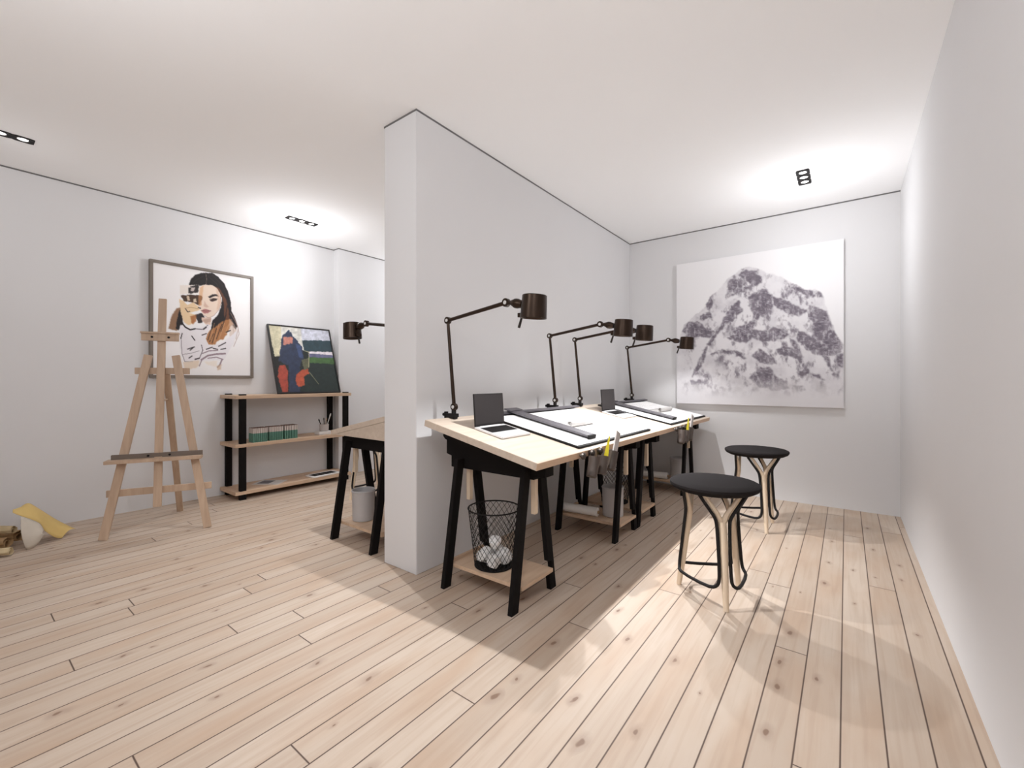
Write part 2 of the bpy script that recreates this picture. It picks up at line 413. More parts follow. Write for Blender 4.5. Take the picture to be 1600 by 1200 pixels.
# ------------------------------------------------------------------ desk lamps
def make_lamp(label):
    """local frame: clamp at the table's back edge, x towards the room, z = world height above the clamp base"""
    t = thing('desk_lamp', label, 'lamp', group='bronze clamp-on desk lamps')
    z0 = .925
    P = lambda x, z: Vector((x - .16, 0, z - z0))
    cl = MB().box(-.050, .025, -.022, .022, .008, .030).box(-.056, -.042, -.022, .022, -.055, .030).box(.004, .022, -.015, .015, -.001, .010)
    cl.box(-.042, .012, -.018, .018, -.058, -.046)
    cl.cyl((-.012, 0, -.075), (-.012, 0, -.046), .006, n=10).cyl((-.085, 0, .022), (-.050, 0, .022), .010, n=12)
    cl.cyl((-.060, 0, .006), (-.060, 0, .040), .013, n=12).cyl((.004, 0, .030), (.004, 0, .052), .014, n=14)
    cl.build('clamp', 'blackmetal', t, bevel=.0015)
    ball, elb, jnt = P(.167, .995), P(.114, 1.513), P(.560, 1.572)
    def joint(mb, c, r, h=.022):
        mb.cyl(c - Vector((0, h / 2, 0)), c + Vector((0, h / 2, 0)), r, n=20)
    def screw(c, r, h, par):
        MB().cyl(c - Vector((0, h / 2 + .0025, 0)), c + Vector((0, h / 2 + .0025, 0)), r, n=16).build('screw', 'chrome', par)
    lo = MB(); joint(lo, ball, .021); lo.tube([ball, elb], [.0115, .0095], 12)
    lo.tube([P(.166, .965), ball], [.012, .012], 12)
    a1 = lo.build('lower_arm', 'bronze', t); screw(ball, .0105, .022, a1)
    up = MB(); joint(up, elb, .021); up.tube([elb, jnt], [.0105, .0115], 12)
    a2 = up.build('upper_arm', 'bronze', t); screw(elb, .0095, .022, a2)
    hd = MB(); joint(hd, jnt, .023)
    hd.tube([jnt, P(.590, 1.568), P(.604, 1.566), P(.622, 1.562), P(.640, 1.558), P(.655, 1.555), P(.668, 1.553)],
            [.012, .012, .018, .026, .026, .022, .018], 14)
    hd.box(.491, .520, -.02, .02, .558, .580)
    a3 = hd.build('head_joint', 'bronze', t); screw(jnt, .0105, .023, a3)
    # shade: a drum whose axis leans slightly towards the wall, open below
    ax = Matrix.Rotation(R(4.5), 4, 'Y')
    cx = P(.737, 1.472)
    X = Matrix.Translation(cx) @ ax
    sh = MB().lathe([(.060, .010), (.0675, 0), (.0690, 0), (.0690, .004), (.0640, .116), (.061, .119), (.010, .121), (.0001, .121)], 40, close=False)
    sh.lathe([(.0660, .001), (.0620, .114), (.0001, .116)], 40, mi=1, close=False)
    sh.build('shade', ['bronze', 'bronze_dark'], t, X=X)
    MB().cyl((0, 0, .080), (0, 0, .114), .016, n=16).build('socket', 'bronze_dark', t, X=X)
    MB().lathe([(.0001, .046), (.018, .050), (.024, .064), (.016, .084)], 20, close=False).build('bulb', 'bulb', t, X=X)
    MB().tube([P(.668, 1.488), P(.662, 1.478), P(.645, 1.430)], [.0055, .006, .0075], 10).build('handle', 'bronze_dark', t)
    s = spot('lamp_light', cx + Vector((0, 0, -.002)), E_DESK, SPOT_DESK, BLEND_DESK, .012, C_DESK, t, smooth=1.1)
    return t
E_DESK, SPOT_DESK, BLEND_DESK = 66.0, 124, 0.6
LZ = ztop(.16) + .001
L1 = make_lamp('bronze desk lamp nearest the viewer, at the near end of the closer table')
L1.location = (.16, .147, LZ)
dup(L1, (.16, 1.286, LZ), label='bronze desk lamp second from the viewer, right of the partition')
dup(L1, (.16, 1.700, LZ), label='bronze desk lamp third from the viewer, head partly behind another lamp head')
L4 = dup(L1, (.16, 2.867, LZ), label='bronze desk lamp by the back wall, its head in front of the mountain picture')
for c in kids(L4):
    if c.type == 'LIGHT': c.data = c.data.copy(); c.data.energy = E_DESK * .35       # turned down
L5 = dup(L1, (XL - .16, .200, LZ), (0, 0, math.pi), label='bronze desk lamp on the left table, half hidden by the partition')
for c in kids(L5):
    if c.type == 'LIGHT': c.data = c.data.copy(); c.data.energy = E_DESK * .62

# ------------------------------------------------------------------ things lying on the tilted tops
def on(x, y): return (x, y, ztop(x))
RT = (0, TILT, 0)
def make_laptop(label):
    t = thing('laptop', label, 'laptop', group='laptops on the tilted tables')
    W = .262; D = .205
    b = MB().box(0, D, -W / 2, W / 2, .002, .013).build('base', 'silver', t, bevel=.003)
    MB().box(.030, .118, -W / 2 + .016, W / 2 - .016, .0128, .0142).build('keyboard', 'laptop_key', b)
    MB().box(.132, .190, -.045, .045, .0128, .0133).build('touchpad', 'silver', b)
    X = Matrix.Translation((.004, 0, .012)) @ Matrix.Rotation(R(-16), 4, 'Y')
    l = MB().box(-.004, .002, -W / 2, W / 2, .002, .186).build('lid', 'blackmetal', t, bevel=.001, X=X)
    MB().box(.0021, .0030, -W / 2 + .004, W / 2 - .004, .014, .181).build('screen', 'laptop_black', l, X=X)
    MB().cyl((.003, -.09, .011), (.003, .09, .011), .005, n=10).build('hinge', 'silver', t)
    return t
lp = make_laptop('black laptop with open lid on the table nearest the viewer')
lp.location = on(.372, .228); lp.rotation_euler = RT
dup(lp, on(.372, 1.828), label='black laptop with open lid on the table farther away')

def make_board(label):
    """local origin: back-left corner region, x from back edge to the front edge"""
    return tag(MB().box(0, .690, -.55, .55, .0005, .0125).build('drawing_board', 'board', bevel=.001), label, 'drawing board', 'black edged drawing boards')
db = make_board('black edged drawing board on the table nearest the viewer'); db.location = on(.186, .953); db.rotation_euler = RT
d2 = db.copy(); COL.objects.link(d2); d2.location = on(.186, 2.548); d2['label'] = 'black edged drawing board on the table farther away'

def make_sheet(label):
    mb = MB().box(.055, .672, -.538, .545, .0128, .0136)
    for k in range(34):                                  # scale ticks beside the ruler
        x = .10 + k * .016; mb.box(x, x + .0018, -.445, -.445 + (.05 if k % 5 == 0 else .026), .01365, .0138, 1)
    r = random.Random(3)
    for i in range(14):                                  # drawn lines of the plan
        x = .11 + i * .021; y = -.15
        while y < .20:
            l = r.uniform(.02, .09); mb.box(x, x + .0028, y, min(y + l, .21), .01365, .0138, 1); y += l + r.uniform(.012, .03)
    for y0, y1, x0, x1 in ((.24, .5, .20, .203), (.24, .5, .52, .523), (.24, .243, .2, .523), (.498, .501, .2, .523), (.35, .352, .2, .40)):
        mb.box(x0, x1, y0, y1, .01365, .0138, 1)
    return tag(mb.build('drawing_sheet', ['paper', 'ink'], smooth=False), label, 'paper', 'white plan sheets on the drawing boards')
ds = make_sheet('white plan sheet on the drawing board nearest the viewer'); ds.location = on(.186, .953); ds.rotation_euler = RT
s2 = ds.copy(); COL.objects.link(s2); s2.location = on(.186, 2.548); s2['label'] = 'white plan sheet on the farther drawing board'

def make_ruler(label):
    t = thing('drafting_ruler', label, 'ruler', group='grey drafting rulers on the boards')
    MB().box(.000, .036, -.52, .60, .0140, .0260).build('rail', 'ruler', t, bevel=.0015)
    MB().box(.010, .628, -.372, -.272, .0265, .0375).build('blade', 'ruler', t, bevel=.003)
    MB().box(.628, .636, -.370, -.274, .0150, .0370).build('end_cap', 'board', t, bevel=.001)
    MB().box(-.004, .055, -.395, -.250, .0376, .0460).build('slider', 'ruler', t, bevel=.003)
    return t
dr = make_ruler('slate grey drafting ruler on the drawing board nearest the viewer'); dr.location = on(.184, .985); dr.rotation_euler = RT
dup(dr, on(.184, 2.580), label='slate grey drafting ruler on the farther drawing board')

def make_roll(label):
    mb = MB(); r = .022; n = 26
    ring = []
    for j in range(n + 14):                              # a spiral cross-section with its loose end lying flat
        th = 2 * math.pi * j / n; q = r - .0004 * j
        ring.append((q * math.cos(th - 1.57), q * math.sin(th - 1.57) + r))
    ring = [(-.10, .0005)] + [(-.05, .0005)] + ring
    mb.grid([[(x, y, z) for x, z in ring] for y in (-.165, -.05, .06, .165)])
    t = mb.build('paper_roll', ['paper_grey'], solid=.0008)
    return tag(t, label, 'paper roll', 'half rolled drawings on the boards')
pr = make_roll('half rolled drawing on the board nearest the viewer')
pr.location = (.590, .930, ztop(.590) + .0145); pr.rotation_euler = RT
p2 = pr.copy(); COL.objects.link(p2); p2.location = (.590, 2.655, ztop(.590) + .0145); p2['label'] = 'half rolled drawing on the farther board'

# ------------------------------------------------------------------ tool cups and knobs along the table's front edge
def front_tools(dy, which):
    xf = .897
    for k, (y, z) in enumerate(((.352, .752), (.458, .756), (.560, .755))):
        nm = ('first', 'second', 'third')[k]
        X = Matrix.Translation((0, 0, 0))
        mb = MB().cyl((0, 0, 0), (.010, 0, 0), .008, n=14).tube([(.010, 0, 0), (.016, 0, 0), (.026, 0, 0), (.031, 0, 0)], [.013, .019, .017, .009], 18)
        o = tag(mb.build('edge_knob', 'steel'), 'round steel knob on the front edge of the %s table, %s from its near end' % (which, nm), 'knob', 'steel knobs on the table edges')
        o.location = (xf + .0005, y + dy, z)
    for k, (yt, zt, yb, zb) in enumerate(((.452, .735, .412, .632), (.556, .728, .530, .628), (.690, .735, .648, .632))):
        t = thing('tool_cup', 'smoky brown cup hanging on the %s table edge, %s' % (which, ('first one', 'middle one with yellow scale', 'last one with pale card')[k]),
                  'cup', (.932, yt + dy, zt), group='hanging cups on the table edges')
        d = Vector((0, yb - yt, zb - zt)); L = d.length
        Xr = d.to_track_quat('-Z', 'Y').to_matrix().to_4x4()
        mb = MB().lathe([(.0001, -L), (.025, -L), (.029, -L + .006), (.031, -.004), (.032, 0), (.030, 0), (.027, -L + .010), (.0001, -L + .008)], 24, close=False)
        mb.build('bowl', 'cup', t, X=Xr)
        MB().box(-.0345, -.0305, -.008, .008, -.035, .034).box(-.0345, -.026, -.008, .008, -.012, -.007).build('hook', 'steel', t)
    sc = MB().prism([(.0, -.018, .0), (.013, .018, .0), (-.013, .018, .0)], [(.0, -.004, .128), (.004, .006, .128), (-.004, .006, .128)])
    sc.box(-.006, .006, -.006, .006, -.085, 0)
    o = tag(sc.build('triangular_scale', 'yellow', bevel=.0008), 'yellow triangular scale standing in a cup on the %s table edge' % which, 'ruler', 'yellow scales at the table edges')
    o.location = (.932, .578 + dy, .716); o.rotation_euler = (R(-27), 0, 0)
    cd = MB().box(-.004, .004, -.028, .028, -.080, .108).box(-.006, .006, -.010, .004, -.08, .07)
    o = tag(cd.build('pale_card', 'cardgrey', bevel=.001), 'pale grey card strip standing in the last cup on the %s table edge' % which, 'card', 'pale cards at the table edges')
    o.location = (.932, .720 + dy, .745); o.rotation_euler = (R(-25), 0, 0)
front_tools(0, 'nearer')
front_tools(1.6, 'farther')

# ------------------------------------------------------------------ bins and rolls on the trestle shelves
def make_wire_bin(label):
    t = thing('wire_bin', label, 'waste bin', group='black wire mesh waste bins')
    r0, r1, h = .108, .144, .322
    n = 26; mb = MB()
    for s in (1, -1):
        for k in range(n):
            pts = []
            for i in range(15):
                f = i / 14; th = 2 * math.pi * (k / n + s * f * .27); r = r0 + (r1 - r0) * f
                pts.append((r * math.cos(th), r * math.sin(th), .004 + f * (h - .008)))
            mb.tube(pts, .0014, 4)
    mb.build('mesh_wall', 'blackmetal', t)
    ring = lambda r, z: [(r * math.cos(2 * math.pi * j / 40), r * math.sin(2 * math.pi * j / 40), z) for j in range(40)]
    MB().tube(ring(r1 + .001, h - .003), .0042, 8, True).build('rim', 'blackmetal', t)
    MB().tube(ring(r0, .004), .003, 6, True).lathe([(.0001, .0012), (r0, .0012), (r0, .0028), (.0001, .0028)], 30, close=False).build('bottom', 'blackmetal', t)
    return t
wb = make_wire_bin('black wire mesh bin on the trestle shelf nearest the viewer, crumpled paper inside')
wb.location = (.452, .175, .1205)
dup(wb, (.452, 1.785, .1205), label='black wire mesh bin half hidden behind the trestles and the grey bin')

def crumple(name, r, seed, m):
    bm = bmesh.new(); bmesh.ops.create_icosphere(bm, subdivisions=4, radius=r)
    rr = np.random.RandomState(seed); pl = [(Vector(rr.normal(size=3)).normalized(), rr.uniform(.70, .95) * r) for _ in range(26)]
    for v in bm.verts:
        for nrm, d in pl:
            q = v.co.dot(nrm)
            if q > d: v.co -= nrm * (q - d) * 1.25
    me = bpy.data.meshes.new(name); bm.to_mesh(me); bm.free(); me.materials.append(M[m])
    o = bpy.data.objects.new(name, me); COL.objects.link(o); return o
for k, (x, y, z, r) in enumerate(((.415, .140, .176, .050), (.500, .205, .175, .049), (.430, .232, .172, .044), (.496, .120, .168, .041), (.462, .172, .248, .040))):
    o = crumple('crumpled_paper', r, 5 + k, 'paper'); o.location = (x, y, z)
    tag(o, 'ball of crumpled white paper inside the nearest wire bin', 'paper', 'crumpled paper balls in the wire bin')

def make_grey_bin(label):
    t = thing('grey_bin', label, 'waste bin', group='grey plastic bins on the trestle shelves')
    MB().lathe([(.0001, .004), (.0001, 0), (.072, 0), (.077, .004), (.0805, .215), (.0825, .221), (.0815, .224), (.0785, .220), (.075, .010), (.0001, .008)], 40, close=False).build('body', 'greyplastic', t)
    MB().tube([(.0825 * math.cos(2 * math.pi * j / 40), .0825 * math.sin(2 * math.pi * j / 40), .214) for j in range(40)], .0035, 8, True).build('rim', 'greyplastic', t)
    return t
gb = make_grey_bin('grey bin under the left table, beside the partition'); gb.location = (-.835, .205, .1205)
dup(gb, (.600, 1.420, .1205), label='grey bin on the trestle shelf at the far end of the nearer table')
dup(gb, (.612, 3.020, .1205), label='grey bin by the back wall, above the seat of the nearer stool')

def make_white_roll(label):
    t = thing('white_paper_roll', label, 'paper roll', group='white paper rolls on the trestle shelves')
    MB().tube([(0, -.14, .036), (0, -.139, .036), (0, .139, .036), (0, .14, .036)], [.031, .034, .034, .031], 26).build('paper', 'whiteplastic', t)
    MB().cyl((0, -.148, .036), (0, .148, .036), .012, n=14).build('core', 'kraft', t)
    return t
wr = make_white_roll('white paper roll on the trestle shelf beside the grey bin, nearer table')
wr.location = (.385, 1.305, .1185); wr.rotation_euler = (0, 0, R(-85))
dup(wr, (.395, 2.900, .1185), label='white paper roll on the trestle shelf by the back wall')

# ------------------------------------------------------------------ stools
def make_stool(label):
    t = thing('stool', label, 'stool', group='round stools with black fabric seats')
    HS = .606
    MB().lathe([(.0001, HS - .046), (.150, HS - .046), (.195, HS - .040), (.217, HS - .028), (.2255, HS - .015), (.2245, HS - .004), (.212, HS + .003), (.16, HS + .006), (.0001, HS + .006)], 56, close=False).build('seat', 'felt', t)
    fr, tr_ = .185, .062
    legs = []
    for k in range(3):
        a = R(180 + 120 * k); e = Vector((math.cos(a), math.sin(a), 0)); tv = Vector((-math.sin(a), math.cos(a), 0))
        foot = e * fr; knee = e * .128 + Vector((0, 0, .430))
        mb = MB()
        # tapering oval leg, then a Y fork below the seat
        mb.tube([foot, e * .166 + Vector((0, 0, .14)), e * .150 + Vector((0, 0, .28)), knee], [.0130, .0175, .0205, .0200], 14)
        for s in (-1, 1):
            mb.tube([knee - Vector((0, 0, .02)), knee + tv * s * .022 + Vector((0, 0, .035)) - e * .004, e * .128 + tv * s * .075 + Vector((0, 0, .548)), e * .128 + tv * s * .090 + Vector((0, 0, .561))],
                    [.0175, .0125, .0095, .0085], 10)
        mb.build('leg', 'ash', t)
    for k in range(3):                                   # a bent steel loop between each two legs
        a0, a1 = R(180 + 120 * k), R(300 + 120 * k)
        e0 = Vector((math.cos(a0), math.sin(a0), 0)); t0 = Vector((-math.sin(a0), math.cos(a0), 0))
        e1 = Vector((math.cos(a1), math.sin(a1), 0)); t1 = Vector((-math.sin(a1), math.cos(a1), 0))
        up = lambda z: Vector((0, 0, z))
        key = [e0 * .128 + t0 * .112 + up(.563), e0 * .132 + t0 * .085 + up(.520), e0 * .136 + t0 * .037 + up(.450), e0 * .142 + t0 * .029 + up(.405),
               e0 * .172 + t0 * .025 + up(.165), e0 * .172 + t0 * .036 + up(.120), e0 * .160 + t0 * .075 + up(.100),
               e1 * .160 - t1 * .075 + up(.100), e1 * .172 - t1 * .036 + up(.120), e1 * .172 - t1 * .025 + up(.165),
               e1 * .142 - t1 * .029 + up(.405), e1 * .136 - t1 * .037 + up(.450), e1 * .132 - t1 * .085 + up(.520), e1 * .128 - t1 * .112 + up(.563)]
        pts = []                                         # Catmull-Rom through the key points
        for i in range(len(key) - 1):
            p0, p1, p2, p3 = key[max(i - 1, 0)], key[i], key[i + 1], key[min(i + 2, len(key) - 1)]
            if (p2 - p1).length > .15:
                pts.append(p1); continue
            for j in range(4):
                u = j / 4
                pts.append(.5 * ((2 * p1) + (p2 - p0) * 0 + (p2 - p1) * 2 * u) if False else p1.lerp(p2, u))
        pts.append(key[-1])
        for _ in range(2):                               # round the bends
            pts = [pts[0]] + [(pts[i - 1] + pts[i] * 2 + pts[i + 1]) / 4 for i in range(1, len(pts) - 1)] + [pts[-1]]
        MB().tube(pts, .0085, 10).build('steel_loop', 'blackmetal', t)
    return t
st = make_stool('black seated round stool nearest the viewer, beside the nearer table'); st.location = (1.452, .829, 0)
dup(st, (1.452, 2.225, 0), label='black seated round stool farther away, in front of the mountain picture')
dup(st, (-1.690, .860, 0), (0, 0, math.pi), label='black seated round stool glimpsed under the left table')

# ------------------------------------------------------------------ painting helper (pigment on canvas, per-vertex colours)
def homog(src, dst):
    A = []; b = []
    for (x, y), (u, v) in zip(src, dst):
        A += [[x, y, 1, 0, 0, 0, -u * x, -u * y], [0, 0, 0, x, y, 1, -v * x, -v * y]]; b += [u, v]
    h = np.linalg.solve(np.array(A, float), np.array(b, float)); return np.append(h, 1).reshape(3, 3)
class Canvas:
    """w x h metres; corners = drawing coordinates of TL, TR, BR, BL"""
    def __init__(s, w, h, nx, ny, corners, base):
        s.w, s.h, s.nx, s.ny = w, h, nx, ny
        U, V = np.meshgrid(np.linspace(0, 1, nx), np.linspace(0, 1, ny))
        Hm = homog([(0, 0), (1, 0), (1, 1), (0, 1)], corners)
        d = Hm[2, 0] * U + Hm[2, 1] * V + 1
        s.X = (Hm[0, 0] * U + Hm[0, 1] * V + Hm[0, 2]) / d; s.Y = (Hm[1, 0] * U + Hm[1, 1] * V + Hm[1, 2]) / d
        s.C = np.ones((ny, nx, 3)) * np.array(base)
    def noise(s, scale, octv=4, seed=0, sx=1.0, sy=1.0):
        out = np.zeros_like(s.X); amp = 1; tot = 0
        for o in range(octv):
            r = np.random.RandomState(seed * 31 + o); g = r.rand(64, 64)
            x = s.X / scale * sx * 2 ** o + 13.1 * o; y = s.Y / scale * sy * 2 ** o + 7.7 * o
            xi, yi = np.floor(x).astype(int), np.floor(y).astype(int); fx, fy = x - xi, y - yi
            fx = fx * fx * (3 - 2 * fx); fy = fy * fy * (3 - 2 * fy)
            q = lambda i, j: g[(yi + j) % 64, (xi + i) % 64]
            out += amp * ((q(0, 0) * (1 - fx) + q(1, 0) * fx) * (1 - fy) + (q(0, 1) * (1 - fx) + q(1, 1) * fx) * fy)
            tot += amp; amp *= .55
        return out / tot
    def mask(s, poly, soft=0, wob=0, seed=1):
        X, Y = s.X, s.Y
        if wob:
            X = X + (s.noise(22, 3, seed) - .5) * 2 * wob; Y = Y + (s.noise(22, 3, seed + 9) - .5) * 2 * wob
        ins = np.zeros(X.shape, bool); n = len(poly)
        for i in range(n):
            x0, y0 = poly[i]; x1, y1 = poly[(i + 1) % n]
            if y0 == y1: continue
            c = ((y0 > Y) != (y1 > Y)) & (X < (x1 - x0) * (Y - y0) / (y1 - y0) + x0)
            ins ^= c
        m = ins.astype(float)
        for _ in range(soft):
            p = np.pad(m, 1, mode='edge')
            m = (p[1:-1, 1:-1] * 4 + p[:-2, 1:-1] + p[2:, 1:-1] + p[1:-1, :-2] + p[1:-1, 2:]) / 8
        return m
    def put(s, m, col, a=1.0):
        s.C = s.C * (1 - m[..., None] * a) + np.array(col) * m[..., None] * a
    def fill(s, poly, col, a=1.0, soft=1, wob=0, seed=1): s.put(s.mask(poly, soft, wob, seed), col, a)
    def line(s, pts, w, col, a=1.0, taper=True):
        m = np.zeros_like(s.X); k = len(pts)
        for i in range(k - 1):
            (x0, y0), (x1, y1) = pts[i], pts[i + 1]; dx, dy = x1 - x0, y1 - y0; L = dx * dx + dy * dy + 1e-9
            t = np.clip(((s.X - x0) * dx + (s.Y - y0) * dy) / L, 0, 1)
            d = np.hypot(s.X - x0 - t * dx, s.Y - y0 - t * dy)
            m = np.maximum(m, np.clip((w / 2 - d) / 2.5 + .5, 0, 1))
        s.put(m, col, a)
    def build(s, name, matname, parent, y=0.0):
        xs = np.linspace(-s.w / 2, s.w / 2, s.nx); zs = np.linspace(s.h, 0, s.ny)
        XX, ZZ = np.meshgrid(xs, zs); co = np.stack([XX, np.full_like(XX, y), ZZ], -1).reshape(-1, 3)
        nx, ny = s.nx, s.ny; i = np.arange(nx * ny).reshape(ny, nx)
        fs = np.stack([i[:-1, :-1], i[1:, :-1], i[1:, 1:], i[:-1, 1:]], -1).reshape(-1, 4)
        me = bpy.data.meshes.new(name)
        me.vertices.add(len(co)); me.vertices.foreach_set('co', co.ravel())
        me.loops.add(fs.size); me.loops.foreach_set('vertex_index', fs.ravel().astype(np.int32))
        me.polygons.add(len(fs)); me.polygons.foreach_set('loop_start', np.arange(0, fs.size, 4, dtype=np.int32))
        me.update(calc_edges=True); me.validate()
        at = me.color_attributes.new('Col', 'FLOAT_COLOR', 'POINT')
        c4 = np.concatenate([np.clip(s.C, 0, 1).reshape(-1, 3), np.ones((nx * ny, 1))], 1).astype(np.float32)
        c4[:, :3] = np.where(c4[:, :3] <= .04045, c4[:, :3] / 12.92, ((c4[:, :3] + .055) / 1.055) ** 2.4)
        at.data.foreach_set('color', c4.ravel()); me.materials.append(vcol_mat(matname))
        o = bpy.data.objects.new(name, me); COL.objects.link(o); o.parent = parent; return o

# ------------------------------------------------------------------ mountain picture on the back wall
t = thing('mountain_picture', 'large unframed picture of a snowy grey mountain on the back wall', 'picture', (1.277, LY - .0005, .906))
W_, H_ = 1.452, 1.508
MB().box(-W_ / 2, W_ / 2, -.040, 0, 0, H_).build('canvas_edge', 'canvas_edge', t)
cv = Canvas(W_, H_, 262, 272, [(80, 228), (1152, 58), (1152, 1145), (78, 1112)], (.905, .90, .905))
sil = [(60, 1150), (60, 760), (100, 690), (125, 615), (200, 545), (258, 505), (290, 435), (340, 392), (385, 345), (410, 312), (450, 290), (495, 252), (545, 238), (620, 258), (655, 280), (705, 287), (760, 308), (800, 332), (870, 365), (920, 388), (962, 380), (1002, 395), (1022, 432), (1052, 535), (1082, 620), (1112, 690), (1160, 745), (1160, 1150)]
ms = cv.mask(sil, 2, 6, 4)
cv.put(ms, (.855, .845, .855))
rock = np.zeros_like(cv.X)
for k, p in enumerate([
    [(398, 445), (408, 345), (440, 308), (482, 325), (505, 372), (560, 360), (530, 392), (470, 410), (430, 425)],
    [(470, 290), (520, 258), (590, 275), (618, 300), (625, 345), (580, 362), (520, 330)],
    [(540, 430), (600, 395), (642, 372), (690, 420), (702, 490), (660, 535), (610, 560), (590, 610), (560, 620), (572, 545), (545, 490)],
    [(690, 425), (760, 450), (800, 460), (830, 482), (925, 520), (870, 552), (780, 530), (710, 492)],
    [(930, 480), (1005, 508), (1040, 525), (1055, 555), (1090, 640), (1145, 740), (1132, 795), (1060, 812), (970, 800), (905, 762), (850, 700), (860, 648), (945, 690), (955, 610), (930, 560)],
    [(400, 695), (480, 658), (560, 640), (640, 645), (700, 628), (760, 640), (805, 670), (762, 702), (620, 722), (560, 690), (520, 732), (440, 712)],
    [(712, 775), (780, 740), (835, 760), (875, 805), (882, 860), (820, 812), (740, 802)],
    [(798, 685), (845, 720), (886, 800), (876, 865), (845, 800)],
    [(535, 945), (620, 880), (682, 892), (722, 950), (785, 970), (805, 1022), (700, 1035), (600, 1005)],
    [(555, 812), (612, 765), (685, 812), (725, 852), (690, 872), (600, 842)],
    [(295, 802), (350, 768), (440, 778), (505, 790), (530, 830), (450, 802), (380, 797)],
    [(112, 650), (150, 600), (222, 585), (265, 640), (335, 650), (300, 690), (160, 690)],
    [(268, 740), (330, 655), (380, 570), (420, 500), (472, 450), (505, 520), (440, 585), (360, 645), (295, 745)],
    [(170, 940), (240, 800), (282, 740), (252, 850), (200, 930)],
    [(845, 912), (920, 893), (932, 922), (880, 942)],
    [(755, 335), (850, 368), (945, 398), (1015, 405), (1015, 437), (930, 428), (845, 392)],
    [(265, 475), (300, 425), (315, 480), (282, 525)], [(230, 560), (300, 520), (310, 560), (240, 590)],
    [(820, 1000), (892, 1000), (902, 1030), (850, 1042)], [(160, 970), (230, 960), (262, 985), (180, 1000)],
    [(940, 930), (990, 925), (1030, 965), (980, 955)], [(1010, 800), (1060, 820), (1085, 920), (1050, 880)], [(1100, 800), (1150, 790), (1150, 890), (1110, 870)],
    [(420, 640), (540, 600), (600, 570), (560, 640), (470, 680)]]):
    rock = np.maximum(rock, cv.mask(p, 3, 13, 20 + k))
n1 = cv.noise(46, 5, 3, 1.0, .7); n2 = cv.noise(20, 4, 8, 1.2, .8); n3 = cv.noise(90, 4, 12)
n4 = cv.noise(26, 5, 51, 1.6, .9)
dark = np.clip(rock * np.clip(.86 - 2.3 * np.clip(n4 - .53, 0, 1) - 1.4 * np.clip(.42 - n1, 0, 1), .12, 1) * (.75 + .5 * n2), 0, 1)
extra = np.clip((n1 * .55 + n2 * .3 + n4 * .3 - .56) * 6, 0, 1) * np.clip((n3 - .34) * 5, 0, 1) * .72
veil = np.clip((cv.noise(70, 4, 61) - .42) * 3, 0, 1) * ms * np.clip((1075 - cv.Y) / 130, 0, 1)
cv.put(veil, (.74, .725, .745), .55)
fade = np.clip((1075 - cv.Y) / 130, 0, 1)
dark = np.clip(np.maximum(dark, extra) * ms * fade, 0, 1)
cv.put(dark, (.375, .342, .385), 1.0)
streak = np.clip((cv.noise(16, 3, 17, .8, 2.0) - .55) * 6, 0, 1) * rock * ms * fade
cv.put(streak, (.80, .79, .805), .38)
cv.put(np.clip((cv.noise(60, 4, 23) - .45) * 4, 0, 1) * np.clip((cv.Y - 930) / 90, 0, 1) * np.clip((1090 - cv.Y) / 90, 0, 1) * np.clip((cv.X - 140) / 80, 0, 1), (.70, .685, .695), .6)
cv.build('print', 'mountain_print', t, -.0405)

# ------------------------------------------------------------------ sketched portrait on the left wall
t = thing('portrait_picture', 'framed fashion sketch of a dark haired woman on the left wall behind the easel', 'picture', (LX + .0005, -.1305, 1.178), (0, 0, R(90)))
W_, H_ = .867, 1.069; fw = .026
fr = MB()
for x0, x1, z0, z1 in ((-W_ / 2, -W_ / 2 + fw, 0, H_), (W_ / 2 - fw, W_ / 2, 0, H_), (-W_ / 2 + fw, W_ / 2 - fw, 0, fw), (-W_ / 2 + fw, W_ / 2 - fw, H_ - fw, H_)):
    fr.box(x0, x1, -.036, 0, z0, z1)
fr.build('frame', 'frame', t, bevel=.002)
cv = Canvas(W_ - 2 * fw + .004, H_ - 2 * fw + .004, 184, 228, [(45, 60), (958, 212), (958, 1140), (45, 1140)], (.925, .915, .915))
DK = (.11, .085, .09); BR = (.42, .25, .16); TN = (.66, .45, .28); SK = (.89, .81, .745)
F = cv.fill
F([(190, 695), (228, 560), (268, 500), (312, 490), (325, 600), (305, 640), (272, 715), (230, 705)], (.55, .42, .32), soft=2, wob=5)
F([(262, 690), (272, 600), (295, 520), (316, 505), (330, 645), (285, 712)], DK, soft=1, wob=5)
F([(535, 160), (600, 160), (655, 195), (712, 262), (748, 340), (772, 430), (780, 520), (812, 590), (835, 665), (820, 700), (770, 640), (700, 690), (640, 745), (588, 705), (598, 620), (655, 560), (682, 480), (692, 400), (662, 330), (602, 290), (545, 275)], DK, soft=1, wob=3)
F([(382, 275), (402, 220), (440, 180), (500, 160), (540, 160), (548, 272), (480, 285), (420, 290)], DK, soft=1, wob=3)
F([(600, 283), (662, 300), (702, 360), (735, 430), (752, 520), (762, 602), (722, 640), (712, 560), (706, 450), (676, 352)], BR, .85, 2, 6)
F([(600, 700), (690, 625), (762, 598), (795, 640), (745, 725), (705, 795), (655, 805), (622, 850), (560, 842), (538, 790), (560, 730)], TN, .95, 2, 8)
for p in ([(590, 700), (560, 800)], [(640, 690), (600, 830)], [(690, 650), (640, 790)], [(730, 560), (680, 720)], [(740, 470), (720, 600)], [(612, 740), (575, 820)]): cv.line(p, 9, DK, .6)
for p in ([(770, 540), (835, 660), (850, 740), (800, 860)], [(800, 560), (842, 690), (820, 790)], [(780, 600), (800, 720), (780, 850)]): cv.line(p, 5, (.62, .50, .47), .75)
F([(760, 600), (800, 640), (832, 700), (800, 830), (770, 850), (760, 740)], (.80, .71, .65), .6, 3, 6)
